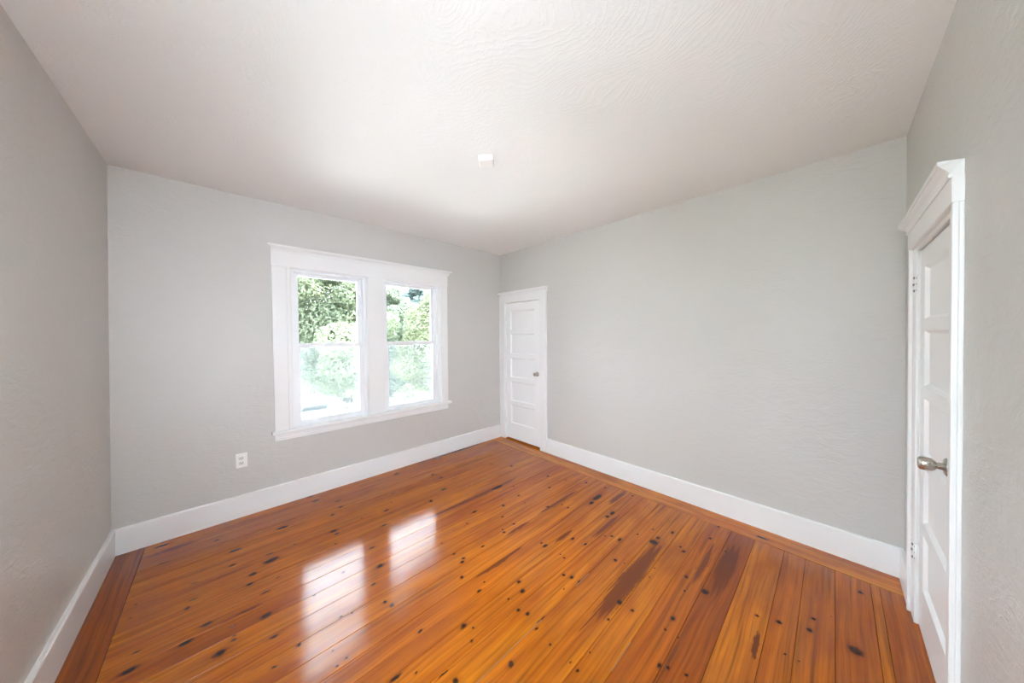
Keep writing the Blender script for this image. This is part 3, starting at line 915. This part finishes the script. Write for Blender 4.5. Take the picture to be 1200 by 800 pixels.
def leaves_mesh(name, blobs, n, size, mat, parent):
    """blobs: (x, y, z, rx, ry, rz); leaf quads sit on and inside each blob, tilted to the outside"""
    B = np.array(blobs); vol = (B[:, 3] * B[:, 4] * B[:, 5]) ** (2 / 3)
    idx = rng.choice(len(B), n, p=vol / vol.sum())
    d = rng.normal(size=(n, 3)); d /= np.linalg.norm(d, axis=1)[:, None]
    rad = 0.62 + 0.40 * rng.random(n) ** 0.6
    # clumps: push leaves towards a few directions so that gaps and shadowed hollows appear
    ctr = B[idx, :3] + d * B[idx, 3:] * rad[:, None]
    nrm = d * 0.7 + rng.normal(size=(n, 3)) * 0.55 + np.array([0, 0, 0.35])
    nrm /= np.linalg.norm(nrm, axis=1)[:, None]
    t = np.cross(nrm, rng.normal(size=(n, 3))); t /= np.linalg.norm(t, axis=1)[:, None]
    bt_ = np.cross(nrm, t)
    s = size * (0.6 + 0.8 * rng.random(n))[:, None]
    q = np.stack([ctr - t * s, ctr + bt_ * s * 0.45, ctr + t * s, ctr - bt_ * s * 0.45], axis=1)
    org = np.array([B[:, 0].mean(), B[:, 1].mean(), GZ])
    q -= org
    me = bpy.data.meshes.new(name)
    me.vertices.add(4 * n); me.vertices.foreach_set('co', q.reshape(-1))
    me.loops.add(4 * n); me.loops.foreach_set('vertex_index', np.arange(4 * n, dtype=np.int32))
    me.polygons.add(n); me.polygons.foreach_set('loop_start', np.arange(0, 4 * n, 4, dtype=np.int32))
    me.update(calc_edges=True); me.validate()
    me.materials.append(mat)
    o = bpy.data.objects.new(name, me)
    return link(o, parent, tuple(org))


def az(deg, dist): return dist * math.sin(math.radians(deg)), dist * math.cos(math.radians(deg))


def tree(label, deg, dist, z_lo, z_hi, radius, kind, n_leaf, leaf, cat='tree', nb=16, name='leafy_tree', taper=0.0, group=None):
    cx, cy_ = az(deg, dist)
    root = empty(name, (cx, cy_, GZ))
    tag(root, label, cat, group=group)
    blobs = []
    for k in range(nb):
        f = (k + 0.5) / nb
        z = z_lo + (z_hi - z_lo) * f
        env = math.sqrt(max(0.05, 1 - (2 * f - 1) ** 2)) if taper == 0 else (1 - f) ** taper * 0.95 + 0.05
        a = k * 2.4 + random.random()
        rr = radius * env * (0.25 + 0.6 * random.random())
        br = radius * (0.22 + 0.14 * random.random()) * (0.45 + 0.55 * env)
        blobs.append((cx + rr * math.cos(a), cy_ + rr * math.sin(a), z, br, br, br * 0.72))
    blobs.append((cx, cy_, (z_lo + z_hi) / 2, radius * 0.55, radius * 0.55, (z_hi - z_lo) * 0.34))
    leaves_mesh('crown', blobs, n_leaf, leaf, M_leaf[kind], root)
    bm = bmesh.new()
    top = z_lo + (z_hi - z_lo) * 0.6
    r0 = max(0.05, radius * 0.06)
    lathe(bm, (cx, cy_, GZ), (0, 0, 1), [(0, r0 * 1.3), (0.4, r0), ((top - GZ) * 0.6, r0 * 0.8), (top - GZ, r0 * 0.3)], 10)
    for k in range(5):
        b_ = blobs[(2 + 3 * k) % len(blobs)]
        s = Vector((cx, cy_, z_lo * 0.7 + b_[2] * 0.3)); e = Vector(b_[:3])
        lathe(bm, s, e - s, [(0, r0 * 0.45), ((e - s).length, r0 * 0.12)], 6)
    from_bm('trunk', bm, M_bark, root)
    return root


M_grass = flat('lawn_grass', (0.105, 0.12, 0.07), 0.9)
M_bounce = flat('bounce_slab_pale', (0.60, 0.60, 0.58), 0.85)
M_road = flat('pale_asphalt', (0.075, 0.078, 0.082), 0.8)
tag(box('ground', P_world, -60, 60, -40, 120, GZ - 0.2, GZ, M_grass), 'green lawn outside below the windows', kind='structure')
tag(box('bounce_slab_back', P_world, -0.5, 16, Y1 + 0.6, 18.5, GZ, GZ + 0.02, M_bounce), 'pale unseen slab added to bounce daylight into the back window', kind='structure')  # unseen pale slab, added so daylight bounces up to the ceiling
tag(box('bounce_slab_side', P_world, -16, -0.9, -16, 18.5, GZ, GZ + 0.015, flat('bounce_slab_grey', (0.19, 0.19, 0.185), 0.85)), 'grey unseen slab added to bounce daylight into the left window', kind='structure')  # unseen grey slab, added to return bounced light through the left window
tag(box('lower_storey', P_world, -0.74, X1 + WT, -0.46, Y1 + WT, GZ, -0.07, M_out), 'pale outer wall of the storey below', kind='structure')
tag(box('road', P_world, -60, 60, 19.5, 27.5, GZ, GZ + 0.03, M_road), 'pale grey street beyond the yard', kind='structure')

tree('large light green tree filling the left window', 13.6, 16.5, -1.2, 5.6, 3.1, 'light', 70000, 0.075, nb=56)
tree('mid green tree showing left in the right window', 22.0, 25.5, -3.0, 5.2, 3.0, 'mid', 45000, 0.10, nb=46)
tree('dark teal tree at the back of the right window', 26.5, 40.0, -1.0, 7.2, 5.2, 'teal', 16000, 0.24, nb=26)
tree('dark distant tree behind the left window tree', 14.5, 52.0, -2.5, 6.5, 6.5, 'teal', 12000, 0.32, nb=22)
tree('yellow green sloping tree at the right of the right window', 30.0, 16.0, -2.9, 4.7, 3.3, 'yellow', 60000, 0.07, nb=46, taper=0.8)
tree('pale rounded bush low in the left window', 15.4, 12.0, -3.1, -0.45, 0.95, 'light', 9000, 0.06, 'bush', 12, 'rounded_bush')
tree('yellowish bush low in the right window corner', 26.6, 7.6, -3.1, -0.30, 0.75, 'yellow', 9000, 0.045, 'bush', 12, 'rounded_bush')
tree('green bush low at the left of the right window', 22.2, 10.4, -3.1, -0.6, 0.85, 'mid', 9000, 0.055, 'bush', 12, 'rounded_bush')

# parked car
M_carp = flat('silver_white_car_paint', (0.17, 0.175, 0.185), 0.35)
M_carg = flat('dark_car_glass', (0.012, 0.014, 0.016), 0.3)
M_tyre = flat('black_tyre', (0.02, 0.02, 0.02), 0.8)
ccx, ccy = az(11.3, 23.6)
car = empty('parked_car', (ccx, ccy, GZ + 0.03))
tag(car, 'silver white car parked on the street low in the left window', 'car')


def P_car(u, w, z): return (ccx + u, ccy + w, GZ + 0.03 + z)


body = [(-2.2, 0.35), (2.2, 0.35), (2.25, 0.62), (2.1, 0.82), (1.25, 0.92), (0.55, 1.42), (-0.95, 1.46), (-1.75, 0.98), (-2.2, 0.92), (-2.28, 0.6)]


def car_prism(name, outline, w0, w1, mat):
    bm = bmesh.new()
    a = [bm.verts.new(P_car(u, w0, z)) for u, z in outline]; b_ = [bm.verts.new(P_car(u, w1, z)) for u, z in outline]
    for i in range(len(outline)):
        j = (i + 1) % len(outline)
        bm.faces.new((a[i], a[j], b_[j], b_[i]))
    bm.faces.new(a); bm.faces.new(b_[::-1])
    return from_bm(name, bm, mat, car)


car_prism('body', body, -0.85, 0.85, M_carp)
car_prism('side_window', [(-0.25, 0.98), (0.85, 0.98), (0.48, 1.30), (-0.20, 1.34)], -0.862, -0.85, M_carg)
car_prism('rear_window', [(-0.80, 1.05), (-0.40, 1.05), (-0.38, 1.33), (-0.70, 1.33)], -0.861, -0.85, M_carg)
for u in (-1.4, 1.4):
    for w in (-0.87, 0.70):
        lathe_obj('wheel', P_car(u, w, 0.33), (0, 1, 0), [(0, 0.20), (0.0, 0.33), (0.17, 0.33), (0.17, 0.2)], M_tyre, car, 16)

# utility pole with cross arm and wires
M_pole = flat('weathered_pole_wood', (0.55, 0.56, 0.56), 0.8)
ux, uy = az(24.85, 32.0)
pole = empty('utility_pole', (ux, uy, GZ))
tag(pole, 'pale utility pole with wires in the right window', 'pole')
lathe_obj('post', (ux, uy, GZ), (0, 0, 1), [(0, 0.14), (8.4, 0.10)], M_pole, pole, 10)
box('cross_arm', P_world, ux - 1.0, ux + 1.0, uy - 0.06, uy + 0.06, GZ + 7.6, GZ + 7.72, M_pole, pole)
for k, zz in enumerate((7.55, 7.0, 6.45)):
    bm = bmesh.new()
    lathe(bm, (ux - 0.2, uy - 0.1, GZ + zz), (1, 0.02, -0.004), [(-14, 0.02), (30, 0.02)], 5)
    from_bm('wire', bm, M_tyre, pole)
